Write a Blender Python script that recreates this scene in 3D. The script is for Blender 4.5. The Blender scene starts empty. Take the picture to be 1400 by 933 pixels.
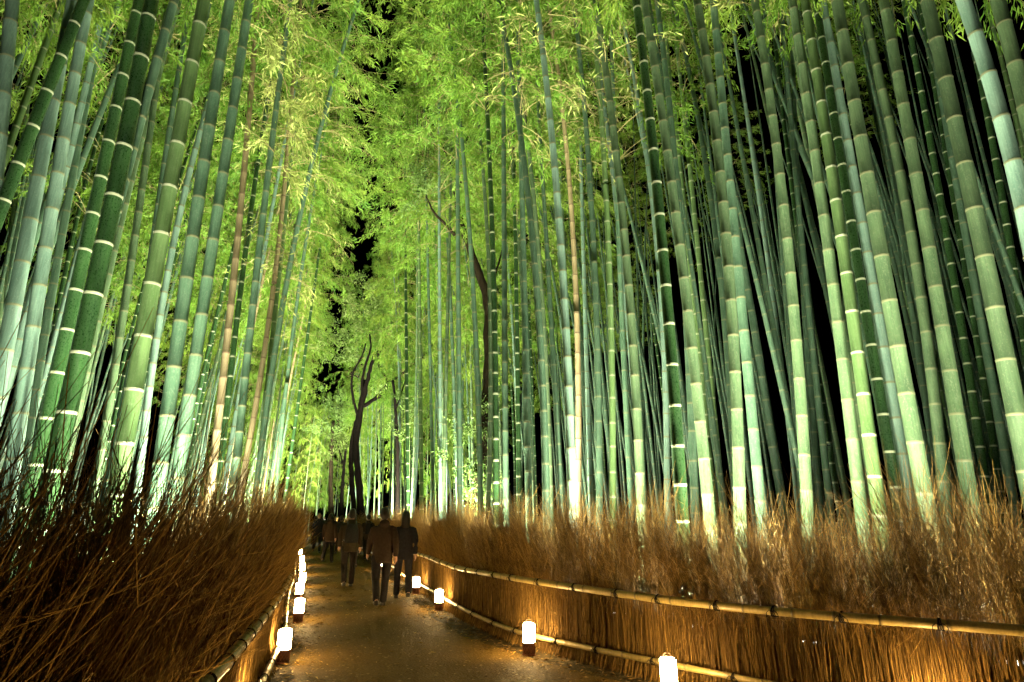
import bpy, math, random
import numpy as np
from mathutils import Vector, Matrix, Quaternion

sc = bpy.context.scene
C = sc.collection
R = math.radians
rng = np.random.default_rng(7)
random.seed(7)

# ------------------------------------------------------------------ camera
F, CX, CY, EYE = 800.0, 700.0, 466.5, 1.4          # focal length and centre in photo pixels, eye height in metres
PITCH = math.atan(246 / 800)
CP, SP = math.cos(PITCH), math.sin(PITCH)
cam = bpy.data.objects.new('camera', bpy.data.cameras.new('camera'))
C.objects.link(cam)
cam.location = (0, 0, EYE)
cam.rotation_euler = (math.pi / 2 + PITCH, 0, 0)
cam.data.sensor_width = 36
cam.data.lens = 36 * F / 1400
cam.data.clip_start = 0.02
cam.data.clip_end = 2000
sc.camera = cam

# ------------------------------------------------------------------ night sky, moon, exposure
w = bpy.data.worlds.new('World')
sc.world = w
w.use_nodes = True
nt = w.node_tree
bg = nt.nodes['Background']
sky = nt.nodes.new('ShaderNodeTexSky')
sky.sky_type = 'NISHITA'
sky.sun_disc = False
sky.sun_elevation = R(-7)
sky.sun_rotation = R(200)
nt.links.new(sky.outputs[0], bg.inputs[0])
bg.inputs[1].default_value = 0.05
moon = bpy.data.lights.new('moon', 'SUN')
moon.energy = 0.01
moon.angle = R(0.5)
moon.color = (0.85, 0.92, 1.0)
mo = bpy.data.objects.new('moon', moon)
C.objects.link(mo)
mo.rotation_euler = (R(30), R(10), 0)
vs = sc.view_settings
vs.view_transform = 'Standard'
vs.look = 'None'
vs.exposure = 1.3
vs.gamma = 1.0
vs.use_curve_mapping = False
sc.cycles.max_bounces = 3
sc.cycles.diffuse_bounces = 2
sc.cycles.use_adaptive_sampling = True
sc.cycles.adaptive_threshold = 0.04
sc.cycles.glossy_bounces = 2
sc.cycles.transmission_bounces = 2
sc.cycles.sample_clamp_indirect = 4.0

FLOOD_WATTS = 1650.0
FLOOD_COLOUR = (1.0, 0.97, 0.73)
LANTERN_GLOW = 80.0


# ------------------------------------------------------------------ helpers
def ray(x, y):
    a = (y - CY) / F
    return (x - CX) / F, CP + a * SP, SP - a * CP


def at_y(x, y, Y):
    a, h, v = ray(x, y)
    k = Y / h
    return np.array((a * k, Y, EYE + v * k))


def at_z(x, y, z=0.0):
    a, h, v = ray(x, y)
    k = (z - EYE) / v
    return np.array((a * k, h * k, z))


def tag(o, label=None, cat=None, group=None, kind=None):
    if label:
        o['label'] = label
    if cat:
        o['category'] = cat
    if group:
        o['group'] = group
    if kind:
        o['kind'] = kind
    return o


def empty(name, loc=(0, 0, 0)):
    o = bpy.data.objects.new(name, None)
    o.empty_display_size = 0.1
    C.objects.link(o)
    o.location = loc
    return o


def link(name, mesh, parent=None, loc=None):
    o = bpy.data.objects.new(name, mesh)
    C.objects.link(o)
    if parent is not None:
        o.parent = parent
    if loc is not None:
        o.location = loc
    return o


def copy_tree(o, parent=None):
    c = o.copy()
    C.objects.link(c)
    c.parent = parent
    for ch in o.children:
        copy_tree(ch, c)
    return c


def mesh_np(name, V, quads=None, tris=None, mats=(), smooth=True, attrs=None, midx=None):
    V = np.asarray(V, dtype=np.float32).reshape(-1, 3)
    me = bpy.data.meshes.new(name)
    q = np.zeros((0, 4), np.int32) if quads is None else np.asarray(quads, np.int32).reshape(-1, 4)
    t = np.zeros((0, 3), np.int32) if tris is None else np.asarray(tris, np.int32).reshape(-1, 3)
    nl = q.size + t.size
    me.vertices.add(len(V))
    me.vertices.foreach_set('co', V.ravel())
    me.loops.add(nl)
    me.loops.foreach_set('vertex_index', np.concatenate([q.ravel(), t.ravel()]).astype(np.int32))
    npoly = len(q) + len(t)
    me.polygons.add(npoly)
    starts = np.concatenate([np.arange(len(q)) * 4, q.size + np.arange(len(t)) * 3]).astype(np.int32)
    me.polygons.foreach_set('loop_start', starts)
    if midx is not None:
        me.polygons.foreach_set('material_index', np.asarray(midx, np.int32))
    if smooth:
        me.polygons.foreach_set('use_smooth', np.ones(npoly, bool))
    for k, a in (attrs or {}).items():
        at = me.attributes.new(k, 'FLOAT', 'POINT')
        at.data.foreach_set('value', np.asarray(a, np.float32).ravel())
    me.update(calc_edges=True)
    me.validate()
    for m in mats:
        me.materials.append(m)
    return me


class MB:
    """collects shapes for one mesh"""
    def __init__(self):
        self.V, self.Q, self.T, self.A, self.n = [], [], [], [], 0

    def add(self, V, Q=None, T=None, a=0.0):
        V = np.asarray(V, float).reshape(-1, 3)
        self.V.append(V)
        if Q is not None and len(Q):
            self.Q.append(np.asarray(Q, int).reshape(-1, 4) + self.n)
        if T is not None and len(T):
            self.T.append(np.asarray(T, int).reshape(-1, 3) + self.n)
        self.A.append(np.broadcast_to(np.asarray(a, float), (len(V),)) if np.ndim(a) < 2 else np.ravel(a))
        self.n += len(V)
        return self

    def tube(self, P, r, sides=8, a=0.0, cap=True):
        P = np.asarray(P, float)
        V, Q = strands(P[None], np.broadcast_to(np.asarray(r, float), (len(P),))[None], sides)
        n0 = len(V)
        T = []
        if cap:
            V = np.vstack([V, P[:1], P[-1:]])
            m = (len(P) - 1) * sides
            for j in range(sides):
                k = (j + 1) % sides
                T += [(n0, k, j), (n0 + 1, m + j, m + k)]
        if np.ndim(a):
            a = np.concatenate([np.repeat(a, sides), [a[0], a[-1]] if cap else []])
        return self.add(V, Q, T, a)

    def box(self, lo, hi, bev=0.0):
        lo, hi = np.array(lo, float), np.array(hi, float)
        if bev <= 0:
            V = [[(lo, hi)[i][0], (lo, hi)[j][1], (lo, hi)[k][2]] for k in (0, 1) for j in (0, 1) for i in (0, 1)]
            Q = [(0, 2, 3, 1), (4, 5, 7, 6), (0, 1, 5, 4), (2, 6, 7, 3), (0, 4, 6, 2), (1, 3, 7, 5)]
            return self.add(V, Q)
        V, zs = [], ((lo[2], bev), (lo[2] + bev, 0), (hi[2] - bev, 0), (hi[2], bev))
        for z, i in zs:
            x0, x1, y0, y1 = lo[0] + i, hi[0] - i, lo[1] + i, hi[1] - i
            b = bev
            V += [(x0 + b, y0, z), (x1 - b, y0, z), (x1, y0 + b, z), (x1, y1 - b, z), (x1 - b, y1, z), (x0 + b, y1, z), (x0, y1 - b, z), (x0, y0 + b, z)]
        Q = []
        for i in range(3):
            for j in range(8):
                k = (j + 1) % 8
                Q.append((i * 8 + j, i * 8 + k, i * 8 + 8 + k, i * 8 + 8 + j))
        T = [(0, k + 1, k) for k in range(1, 7)] + [(24, 24 + k, 24 + k + 1) for k in range(1, 7)]
        return self.add(V, Q, T)

    def lathe(self, prof, sides=24, a=0.0):
        """profile of (radius, z) pairs round the z axis"""
        prof = np.array(prof, float)
        an = np.arange(sides) * 2 * np.pi / sides
        V = np.stack([prof[:, None, 0] * np.cos(an), prof[:, None, 0] * np.sin(an), np.repeat(prof[:, 1:2], sides, 1)], -1)
        Q = [(i * sides + j, i * sides + (j + 1) % sides, (i + 1) * sides + (j + 1) % sides, (i + 1) * sides + j)
             for i in range(len(prof) - 1) for j in range(sides)]
        return self.add(V, Q, None, np.repeat(a, sides) if np.ndim(a) else a)

    def mesh(self, name, mat, attr=None, smooth=True):
        return mesh_np(name, np.vstack(self.V), np.vstack(self.Q) if self.Q else None, np.vstack(self.T) if self.T else None,
                       (mat,) if not isinstance(mat, (list, tuple)) else mat, smooth, {attr: np.concatenate(self.A)} if attr else None)

    def build(self, name, mat, parent=None, loc=None, attr=None, smooth=True):
        return link(name, self.mesh(name, mat, attr, smooth), parent, loc)


def strands(P, Rr, sides=3):
    """P [T,K,3] centre lines, Rr [T,K] radii -> vertices, quads of all the tubes"""
    P = np.asarray(P, float)
    Tn, K = P.shape[:2]
    d = np.gradient(P, axis=1)
    d /= np.linalg.norm(d, axis=2, keepdims=True) + 1e-12
    ref = np.where(np.abs(d[:, :1, 2:3]) > 0.8, np.array([1.0, 0, 0]), np.array([0, 0, 1.0]))
    ref = np.broadcast_to(ref, d.shape)
    u = np.cross(d, ref)
    u /= np.linalg.norm(u, axis=2, keepdims=True) + 1e-12
    v = np.cross(d, u)
    an = np.arange(sides) * 2 * np.pi / sides
    V = P[:, :, None] + Rr[:, :, None, None] * (u[:, :, None] * np.cos(an)[None, None, :, None] + v[:, :, None] * np.sin(an)[None, None, :, None])
    b = (np.arange(Tn) * K * sides)[:, None, None] + (np.arange(K - 1) * sides)[None, :, None]
    j = np.arange(sides)[None, None]
    k = (j + 1) % sides
    Q = np.stack([b + j, b + k, b + sides + k, b + sides + j], -1)
    return V.reshape(-1, 3), Q.reshape(-1, 4)


def leaf_blades(P, D, N, L, W):
    """lance-shaped folded leaves: base points, directions, normals, lengths, widths -> vertices, triangles"""
    n = len(P)
    D = D / (np.linalg.norm(D, axis=1, keepdims=True) + 1e-9)
    S = np.cross(D, N)
    S /= np.linalg.norm(S, axis=1, keepdims=True) + 1e-9
    U = np.cross(S, D)
    L, W = L[:, None], W[:, None]
    V = np.stack([P, P + D * L * .38 + S * W * .5 + U * W * .12, P + D * L - U * L * .12, P + D * L * .38 - S * W * .5 + U * W * .12], 1)
    b = (np.arange(n) * 4)[:, None]
    T = np.concatenate([b + [0, 1, 2], b + [0, 2, 3]])
    return V.reshape(-1, 3), T


# ------------------------------------------------------------------ materials
def new_mat(name):
    m = bpy.data.materials.new(name)
    m.use_nodes = True
    n, l = m.node_tree.nodes, m.node_tree.links
    return m, n, l, n['Principled BSDF']


def N(n, kind, **kw):
    x = n.new(kind)
    for k, v in kw.items():
        if k in x.inputs:
            x.inputs[k].default_value = v
        else:
            setattr(x, k, v)
    return x


def ramp(n, l, src, stops):
    r = n.new('ShaderNodeValToRGB')
    e = r.color_ramp.elements
    while len(e) < len(stops):
        e.new(0.5)
    for el, (p, c) in zip(e, stops):
        el.position = p
        el.color = (*c, 1)
    l.new(src, r.inputs[0])
    return r.outputs[0]


def mix(n, l, fac, a, b, mode='MIX'):
    x = n.new('ShaderNodeMix')
    x.data_type = 'RGBA'
    x.blend_type = mode
    for sock, val in ((x.inputs[0], fac), (x.inputs[6], a), (x.inputs[7], b)):
        if hasattr(val, 'links'):
            l.new(val, sock)
        else:
            sock.default_value = val if np.ndim(val) == 0 else (*val, 1)
    return x.outputs[2]


def coords(n, l, scale):
    tc = n.new('ShaderNodeTexCoord')
    mp = n.new('ShaderNodeMapping')
    mp.inputs['Scale'].default_value = scale
    l.new(tc.outputs['Object'], mp.inputs[0])
    oi = n.new('ShaderNodeObjectInfo')
    ad = n.new('ShaderNodeVectorMath')
    ad.operation = 'ADD'
    ml = n.new('ShaderNodeMath')
    ml.operation = 'MULTIPLY'
    ml.inputs[1].default_value = 57.0
    l.new(oi.outputs['Random'], ml.inputs[0])
    l.new(mp.outputs[0], ad.inputs[0])
    l.new(ml.outputs[0], ad.inputs[1])
    return ad.outputs[0], oi.outputs['Random']


def culm_mat(name, dark, light, lichen, ring, rough=0.38):
    """bamboo skin: clouded green, fine lengthwise streaks, powdery lichen speckle, pale wax under each joint"""
    m, n, l, b = new_mat(name)
    v1, rnd = coords(n, l, (5, 5, 1.3))
    n1 = N(n, 'ShaderNodeTexNoise', Scale=1.6, Detail=5.0, Roughness=0.6)
    l.new(v1, n1.inputs['Vector'])
    v2, _ = coords(n, l, (60, 60, 1.2))
    n2 = N(n, 'ShaderNodeTexNoise', Scale=1.0, Detail=3.0)
    l.new(v2, n2.inputs['Vector'])
    v3, _ = coords(n, l, (16, 16, 9))
    n3 = N(n, 'ShaderNodeTexNoise', Scale=4.0, Detail=6.0, Roughness=0.75)
    l.new(v3, n3.inputs['Vector'])
    c = ramp(n, l, n1.outputs[0], [(0.3, dark), (0.7, light)])
    streak = ramp(n, l, n2.outputs[0], [(0.35, (0.78, 0.78, 0.78)), (0.65, (1.08, 1.08, 1.08))])
    c = mix(n, l, 1.0, c, streak, 'MULTIPLY')
    spk = ramp(n, l, n3.outputs[0], [(0.52, (0, 0, 0)), (0.66, (1, 1, 1))])
    sm = N(n, 'ShaderNodeMath', operation='MULTIPLY')
    sm.inputs[1].default_value = 0.6
    l.new(spk, sm.inputs[0])
    c = mix(n, l, sm.outputs[0], c, lichen)
    hs = N(n, 'ShaderNodeHueSaturation')
    mr = N(n, 'ShaderNodeMapRange')
    mr.inputs[3].default_value, mr.inputs[4].default_value = 0.75, 1.25
    l.new(rnd, mr.inputs[0])
    l.new(mr.outputs[0], hs.inputs['Value'])
    l.new(c, hs.inputs['Color'])
    at = N(n, 'ShaderNodeAttribute', attribute_name='ring')
    c = mix(n, l, at.outputs['Fac'], hs.outputs[0], ring)
    l.new(c, b.inputs['Base Color'])
    rr = ramp(n, l, n3.outputs[0], [(0.4, (rough,) * 3), (0.7, (rough + .3,) * 3)])
    l.new(rr, b.inputs['Roughness'])
    b.inputs['Specular IOR Level'].default_value = 0.45
    bp = N(n, 'ShaderNodeBump', Strength=0.12, Distance=0.01)
    l.new(n2.outputs[0], bp.inputs['Height'])
    l.new(bp.outputs[0], b.inputs['Normal'])
    return m


WAX, OLDRING = (0.36, 0.39, 0.25), (0.15, 0.16, 0.08)
CULM = {
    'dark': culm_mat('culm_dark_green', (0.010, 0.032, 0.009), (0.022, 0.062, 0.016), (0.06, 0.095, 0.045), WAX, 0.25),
    'bright': culm_mat('culm_bright_green', (0.075, 0.150, 0.045), (0.130, 0.220, 0.078), (0.20, 0.27, 0.13), WAX, 0.32),
    'teal': culm_mat('culm_teal', (0.038, 0.088, 0.048), (0.078, 0.150, 0.087), (0.16, 0.21, 0.14), OLDRING),
    'pale': culm_mat('culm_pale_blue_green', (0.10, 0.185, 0.135), (0.165, 0.265, 0.195), (0.24, 0.32, 0.24), OLDRING),
    'grey': culm_mat('culm_dusty_green', (0.042, 0.086, 0.036), (0.085, 0.145, 0.062), (0.18, 0.21, 0.12), OLDRING, 0.5),
    'tan': culm_mat('culm_dead_tan', (0.24, 0.19, 0.09), (0.36, 0.29, 0.15), (0.17, 0.14, 0.09), (0.16, 0.11, 0.06), 0.55),
}


def plain(name, col, rough=0.6, spec=0.3, noise=0.25, scale=8.0, stretch=(1, 1, 1), bump=0.0):
    m, n, l, b = new_mat(name)
    v, rnd = coords(n, l, stretch)
    t = N(n, 'ShaderNodeTexNoise', Scale=scale, Detail=5.0, Roughness=0.65)
    l.new(v, t.inputs['Vector'])
    c = ramp(n, l, t.outputs[0], [(0.3, tuple(x * (1 - noise) for x in col)), (0.7, tuple(min(1, x * (1 + noise)) for x in col))])
    l.new(c, b.inputs['Base Color'])
    b.inputs['Roughness'].default_value = rough
    b.inputs['Specular IOR Level'].default_value = spec
    if bump:
        bp = N(n, 'ShaderNodeBump', Strength=bump, Distance=0.02)
        l.new(t.outputs[0], bp.inputs['Height'])
        l.new(bp.outputs[0], b.inputs['Normal'])
    return m


def leaf_mat(name, lo, hi, trans=0.4):
    m, n, l, b = new_mat(name)
    at = N(n, 'ShaderNodeAttribute', attribute_name='shade')
    oi = n.new('ShaderNodeObjectInfo')
    c = ramp(n, l, at.outputs['Fac'], [(0.0, lo), (1.0, hi)])
    hs = N(n, 'ShaderNodeHueSaturation')
    mr = N(n, 'ShaderNodeMapRange')
    mr.inputs[3].default_value, mr.inputs[4].default_value = 0.485, 0.515
    l.new(oi.outputs['Random'], mr.inputs[0])
    l.new(mr.outputs[0], hs.inputs['Hue'])
    l.new(c, hs.inputs['Color'])
    l.new(hs.outputs[0], b.inputs['Base Color'])
    b.inputs['Roughness'].default_value = 0.5
    b.inputs['Specular IOR Level'].default_value = 0.25
    tr = n.new('ShaderNodeBsdfTranslucent')
    l.new(hs.outputs[0], tr.inputs[0])
    ms = n.new('ShaderNodeMixShader')
    ms.inputs[0].default_value = trans
    l.new(b.outputs[0], ms.inputs[1])
    l.new(tr.outputs[0], ms.inputs[2])
    l.new(ms.outputs[0], n['Material Output'].inputs['Surface'])
    return m


LEAF = leaf_mat('bamboo_leaf', (0.065, 0.165, 0.016), (0.235, 0.385, 0.045), 0.42)
LEAF_PALE = leaf_mat('bamboo_leaf_pale', (0.20, 0.30, 0.05), (0.46, 0.52, 0.16), 0.42)
LEAF_TREE = leaf_mat('broadleaf', (0.06, 0.13, 0.022), (0.20, 0.30, 0.08), 0.3)
TWIG = plain('branch_straw', (0.26, 0.23, 0.09), 0.6, 0.2, 0.3, 4.0)
BARK = plain('bark', (0.007, 0.005, 0.0035), 0.9, 0.1, 0.5, 5.0, (4, 4, 1), 0.9)
BARK_MOSS = plain('bark_mossy', (0.015, 0.011, 0.005), 0.9, 0.1, 0.6, 5.0, (3, 3, 1), 0.9)
ROPE = plain('black_rope', (0.012, 0.010, 0.008), 0.9, 0.1)
METAL = plain('painted_metal', (0.03, 0.03, 0.03), 0.5, 0.4)


def brush_mat():
    m, n, l, b = new_mat('dry_brush')
    at = N(n, 'ShaderNodeAttribute', attribute_name='shade')
    c = ramp(n, l, at.outputs['Fac'], [(0.0, (0.075, 0.041, 0.011)), (0.45, (0.190, 0.114, 0.028)), (0.8, (0.36, 0.215, 0.048)), (1.0, (0.52, 0.34, 0.085))])
    l.new(c, b.inputs['Base Color'])
    b.inputs['Roughness'].default_value = 0.6
    b.inputs['Specular IOR Level'].default_value = 0.12
    return m


BRUSH = brush_mat()

# ------------------------------------------------------------------ the two fence lines (rail centres on the ground plane)
LEFT = np.array([(-1.30, -3.0), (-0.95, 0.0), (-0.98, 1.2), (-1.30, 2.91), (-1.65, 4.11), (-2.60, 7.43), (-3.25, 9.22), (-4.05, 11.5), (-4.75, 13.7),
                 (-5.78, 16.7), (-6.95, 20.0), (-8.60, 24.7), (-11.1, 31.5), (-15.0, 42.5), (-18.6, 52.5), (-22.2, 62.0)])
RIGHT = np.array([(8.2, 0.6), (6.2, 1.9), (4.5, 3.05), (3.30, 4.00), (2.75, 4.38), (2.12, 4.92), (1.28, 5.88), (0.50, 6.85), (-0.08, 7.66),
                  (-0.72, 9.15), (-1.20, 10.5), (-1.80, 12.4), (-2.55, 14.7), (-3.70, 18.5), (-5.70, 25.0), (-7.85, 31.5), (-11.7, 43.4), (-15.2, 53.7), (-18.6, 63.0)])


def smooth_line(P, step=0.1):
    P = np.asarray(P, float)
    for _ in range(3):                                   # corner cutting
        Q = np.empty((2 * len(P) - 2, P.shape[1]))
        Q[0::2] = .75 * P[:-1] + .25 * P[1:]
        Q[1::2] = .25 * P[:-1] + .75 * P[1:]
        P = np.vstack([P[:1], Q, P[-1:]])
    s = np.concatenate([[0], np.cumsum(np.linalg.norm(np.diff(P, axis=0), axis=1))])
    t = np.arange(0, s[-1], step)
    return np.stack([np.interp(t, s, P[:, i]) for i in range(P.shape[1])], 1)


LL, RL = smooth_line(LEFT), smooth_line(RIGHT)


def frame_at(line, i):
    a, b = line[max(i - 3, 0)], line[min(i + 3, len(line) - 1)]
    u = (b - a) / np.linalg.norm(b - a)
    return line[i], u


def off_line(line, side):
    """signed distance of a ground point outside a fence line (positive = in the grove)"""
    def f(p):
        k = np.argmin(((line - p) ** 2).sum(1))
        q, u = frame_at(line, k)
        n = np.array((-u[1], u[0])) * side
        return float(np.dot(p - q, n))
    return f


out_left, out_right = off_line(LL, 1), off_line(RL, -1)

# ------------------------------------------------------------------ ground and path


def ground_mat(name, c0, c1, sp, sc_, bump, rough):
    m, n, l, b = new_mat(name)
    tc = n.new('ShaderNodeTexCoord')
    a1 = N(n, 'ShaderNodeTexNoise', Scale=0.9, Detail=6.0, Roughness=0.6)
    a2 = N(n, 'ShaderNodeTexNoise', Scale=sc_, Detail=4.0, Roughness=0.7)
    vo = N(n, 'ShaderNodeTexVoronoi', Scale=sc_ * 0.9)
    for x in (a1, a2, vo):
        l.new(tc.outputs['Object'], x.inputs['Vector'])
    c = ramp(n, l, a1.outputs[0], [(0.32, c0), (0.68, c1)])
    g = ramp(n, l, a2.outputs[0], [(0.35, (0.6,) * 3), (0.65, (1.35,) * 3)])
    c = mix(n, l, 1.0, c, g, 'MULTIPLY')
    s = ramp(n, l, vo.outputs['Color'], [(0.86, (0, 0, 0)), (0.9, (1, 1, 1))])
    c = mix(n, l, s, c, sp)
    l.new(c, b.inputs['Base Color'])
    b.inputs['Roughness'].default_value = rough
    b.inputs['Specular IOR Level'].default_value = 0.06
    bp = N(n, 'ShaderNodeBump', Strength=bump, Distance=0.012)
    ad = N(n, 'ShaderNodeMath', operation='ADD')
    l.new(a2.outputs[0], ad.inputs[0])
    l.new(vo.outputs['Distance'], ad.inputs[1])
    l.new(ad.outputs[0], bp.inputs['Height'])
    l.new(bp.outputs[0], b.inputs['Normal'])
    return m


GROUND = ground_mat('leaf_litter_soil', (0.035, 0.026, 0.014), (0.075, 0.058, 0.030), (0.16, 0.13, 0.07), 26.0, 0.8, 0.9)
PATH = ground_mat('packed_gravel', (0.078, 0.047, 0.0095), (0.120, 0.074, 0.0155), (0.22, 0.155, 0.055), 48.0, 0.9, 0.72)
g = MB().add([(-600, -400, 0), (600, -400, 0), (600, 800, 0), (-600, 800, 0)], [(0, 1, 2, 3)])
tag(g.build('ground', GROUND, smooth=False), kind='structure')
# the path: a slightly cambered sheet between the two fence feet
ii = np.linspace(0, 1, 150)
PL = np.stack([np.interp(ii, np.linspace(0, 1, len(LL)), LL[:, k]) for k in (0, 1)], 1)
Rt = RL[int(np.argmin(np.abs(RL[:, 1] - 2.5))):]
PR = np.stack([np.interp(LL[np.clip((ii * (len(LL) - 1)).astype(int), 0, len(LL) - 1), 1], Rt[:, 1], Rt[:, 0]),
               np.maximum(LL[np.clip((ii * (len(LL) - 1)).astype(int), 0, len(LL) - 1), 1], -3)], 1)
PR[:, 0] = np.where(PR[:, 1] < 3.2, np.minimum(4.3 + (3.2 - PR[:, 1]) * 1.5, 13.2), PR[:, 0])
cols = 13
V, Q = [], []
for i in range(len(PL)):
    a, b_ = PL[i] + (0.16, 0), PR[i] - (0.26, 0)
    for j in range(cols):
        t = j / (cols - 1)
        p = a * (1 - t) + b_ * t
        edge = 0.05 * math.sin(i * 1.7) + 0.04 * math.sin(i * 0.61 + 1)
        V.append((p[0] + (edge if j in (0, cols - 1) else 0), p[1], 0.006 + 0.035 * math.sin(math.pi * t) + (0.006 * random.random() if 0 < j < cols - 1 else 0)))
        if i and j:
            k = i * cols + j
            Q.append((k - cols - 1, k - cols, k, k - 1))
tag(link('path', mesh_np('path', V, Q, mats=(PATH,))), kind='structure')

# fallen bamboo leaves and crumbs along the feet of the fences
P, D = [], []
for line, side, cnt in ((LL, -1, 2600), (RL, 1, 3400)):
    for _ in range(cnt):
        k = random.randrange(int(len(line) * 0.45))
        q, u = frame_at(line, k)
        n_ = np.array((-u[1], u[0])) * side
        o = abs(random.gauss(0, 0.24 if random.random() < .82 else 0.9)) + 0.02
        P.append((*(q + n_ * o + u * random.uniform(-.1, .1)), 0.012 + random.random() * 0.012 + .03 * min(1, max(0, o - .15) * 1.6)))
        an = random.uniform(0, 6.28)
        D.append((math.cos(an), math.sin(an), random.uniform(-.05, .3)))
P, D = np.array(P), np.array(D)
Vv, Tt = leaf_blades(P, D, np.tile((0.1, 0.05, 1.0), (len(P), 1)), rng.uniform(.04, .10, len(P)), rng.uniform(.010, .02, len(P)))
tag(link('leaf_litter', mesh_np('leaf_litter', Vv, None, Tt, (BRUSH,), attrs={'shade': np.repeat(rng.random(len(P)) ** 1.5, 4)})),
    'scattered dry leaves and crumbs along the fence feet', 'leaf litter', kind='stuff')

# ------------------------------------------------------------------ brush fences


def brush_bundle(seed, count, lean, height, sides_per=2.2, curl=.42, thick=.205):
    """one tied bundle of dry twigs: straight below the rail, fanning out and branching above (u = along fence, v = to the path)"""
    r = np.random.default_rng(seed)
    T, K = count, 7
    h = height * (.70 + .36 * r.beta(1.5, 2.4, T))
    t = np.linspace(0, 1, K)[None]
    z = h[:, None] * t
    u0, v0 = r.uniform(-.13, .13, T), r.uniform(-.035 - thick, -.035, T)
    lo = np.clip(z / 0.75, 0, 1)
    hi = np.clip(z - 0.62, 0, None)
    au = np.clip(r.normal(lean, 0.24, T), lean - .5, lean + .45)[:, None]
    av = np.clip(r.normal(0.08, 0.17, T), -.3, .38)[:, None]
    wob = r.normal(0, 0.006, (2, T, K)).cumsum(2)
    P = np.stack([u0[:, None] + r.normal(0, .03, T)[:, None] * lo + au * hi * (.6 + .5 * hi) + wob[0],
                  v0[:, None] + r.normal(0, .02, T)[:, None] * lo + av * hi * (.5 + .6 * hi) + wob[1], z], -1)
    P[:, 0, 1] += r.uniform(-.02, .10, T)
    rad = r.uniform(.0017, .0040, T)[:, None] * (1 - .68 * t)
    V1, Q1 = strands(P, rad)
    sh1 = np.repeat(np.clip(r.beta(1.6, 3.6, T), 0, 1), K * 3)  # main canes toned darker, painting in the dimmer lower wall
    S = int(count * sides_per)
    who = r.integers(0, T, S)
    tk = r.uniform(.45, .95, S)
    f = tk * (K - 1)
    i0 = np.clip(f.astype(int), 0, K - 2)
    fr = (f - i0)[:, None]
    base = P[who, i0] * (1 - fr) + P[who, i0 + 1] * fr
    d = P[who, i0 + 1] - P[who, i0]
    d /= np.linalg.norm(d, axis=1, keepdims=True)
    d = d + r.normal(0, curl, (S, 3))
    d /= np.linalg.norm(d, axis=1, keepdims=True)
    ln = r.uniform(.10, .38, S)
    K2 = 4
    t2 = np.linspace(0, 1, K2)[None, :, None]
    P2 = base[:, None] + d[:, None] * ln[:, None, None] * t2 + np.array((0, 0, 1.0)) * (ln * r.uniform(-.05, .35, S))[:, None, None] * t2 ** 2
    rad2 = r.uniform(.0010, .0021, S)[:, None] * (1 - .6 * t2[:, :, 0])
    V2, Q2 = strands(P2, rad2)
    sh2 = np.repeat(np.clip(r.beta(2.0, 2.0, S), 0, 1), K2 * 3)  # dry side twigs paler, also painting in light on the brush tops
    return mesh_np('brush_bundle', np.vstack([V1, V2]), np.vstack([Q1, Q2 + len(V1)]), mats=(BRUSH,), attrs={'shade': np.concatenate([sh1, sh2])})


RAIL = culm_mat('rail_bamboo', (0.20, 0.15, 0.045), (0.33, 0.25, 0.085), (0.26, 0.21, 0.09), (0.10, 0.075, 0.03), 0.32)
TIE = None


def rope_tie_mesh(r):
    m = MB()
    for k, dx in enumerate((-.011, -.004, .004, .011)):
        an = np.linspace(0, 2 * np.pi, 15)
        m.tube(np.stack([dx + 0.006 * np.sin(an + k), (r + .003) * np.cos(an), (r + .003) * np.sin(an)], 1), 0.0034, 5, cap=False)
    m.tube([(-.012, r + .004, 0), (0, r + .010, .004), (.013, r + .004, -.002)], .006, 6)
    for s in (-1, 1):
        m.tube([(0, r + .008, 0), (s * .02, r + .016, .012), (s * .042, r + .012, -.008), (s * .05, r + .006, -.045)], [.0035, .0032, .003, .0022], 5)
    return m.mesh('rope_tie', ROPE)


def rail(line, zf, r0, parent, side, i0, i1, name, tie_step, front):
    pts = []
    for i in range(i0, i1):
        q, u = frame_at(line, i)
        n_ = np.array((-u[1], u[0])) * side
        pts.append((*(q + n_ * front), zf(i * 0.1)))
    pts = np.array(pts)
    m = MB()
    s, nodes, k = 0.0, [], 0
    # rings: plain between joints, a ridge at each joint
    P, rr, aa = [], [], []
    nxt = 0.25
    for i in range(len(pts) - 1):
        a, b = pts[i], pts[i + 1]
        P.append(a); rr.append(r0 * (1 - .12 * ((i * .1) % 4.2) / 4.2)); aa.append(0.0)
        nxt -= 0.1
        if nxt <= 0:
            base = rr[-1]
            for t, mul, w_ in ((.30, 1.0, 0), (.42, 1.06, .6), (.50, 1.14, 1), (.56, .98, 1), (.66, 1.0, 0)):
                P.append(a * (1 - t) + b * t); rr.append(base * mul); aa.append(w_)
            nxt = random.uniform(.26, .36)
    m.tube(np.array(P), np.array(rr), 14, np.array(aa))
    o = m.build(name, RAIL, parent, attr='ring')
    tm = rope_tie_mesh(r0)
    i = 4.0
    while i < len(pts) - 5:
        k = int(i)
        a, b = pts[k - 2], pts[k + 2]
        u = Vector(b - a).normalized()
        t = link('rope_tie', tm, parent, pts[k])
        t.rotation_euler = (0, 0, math.atan2(u.y, u.x) + (math.pi if side > 0 and False else 0))
        if side < 0:
            t.scale = (1, 1, 1)
        y = pts[k][1]
        i += (tie_step + random.uniform(-.06, .06)) * 10 * (1 if y < 14 else 3)
    return o


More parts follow.
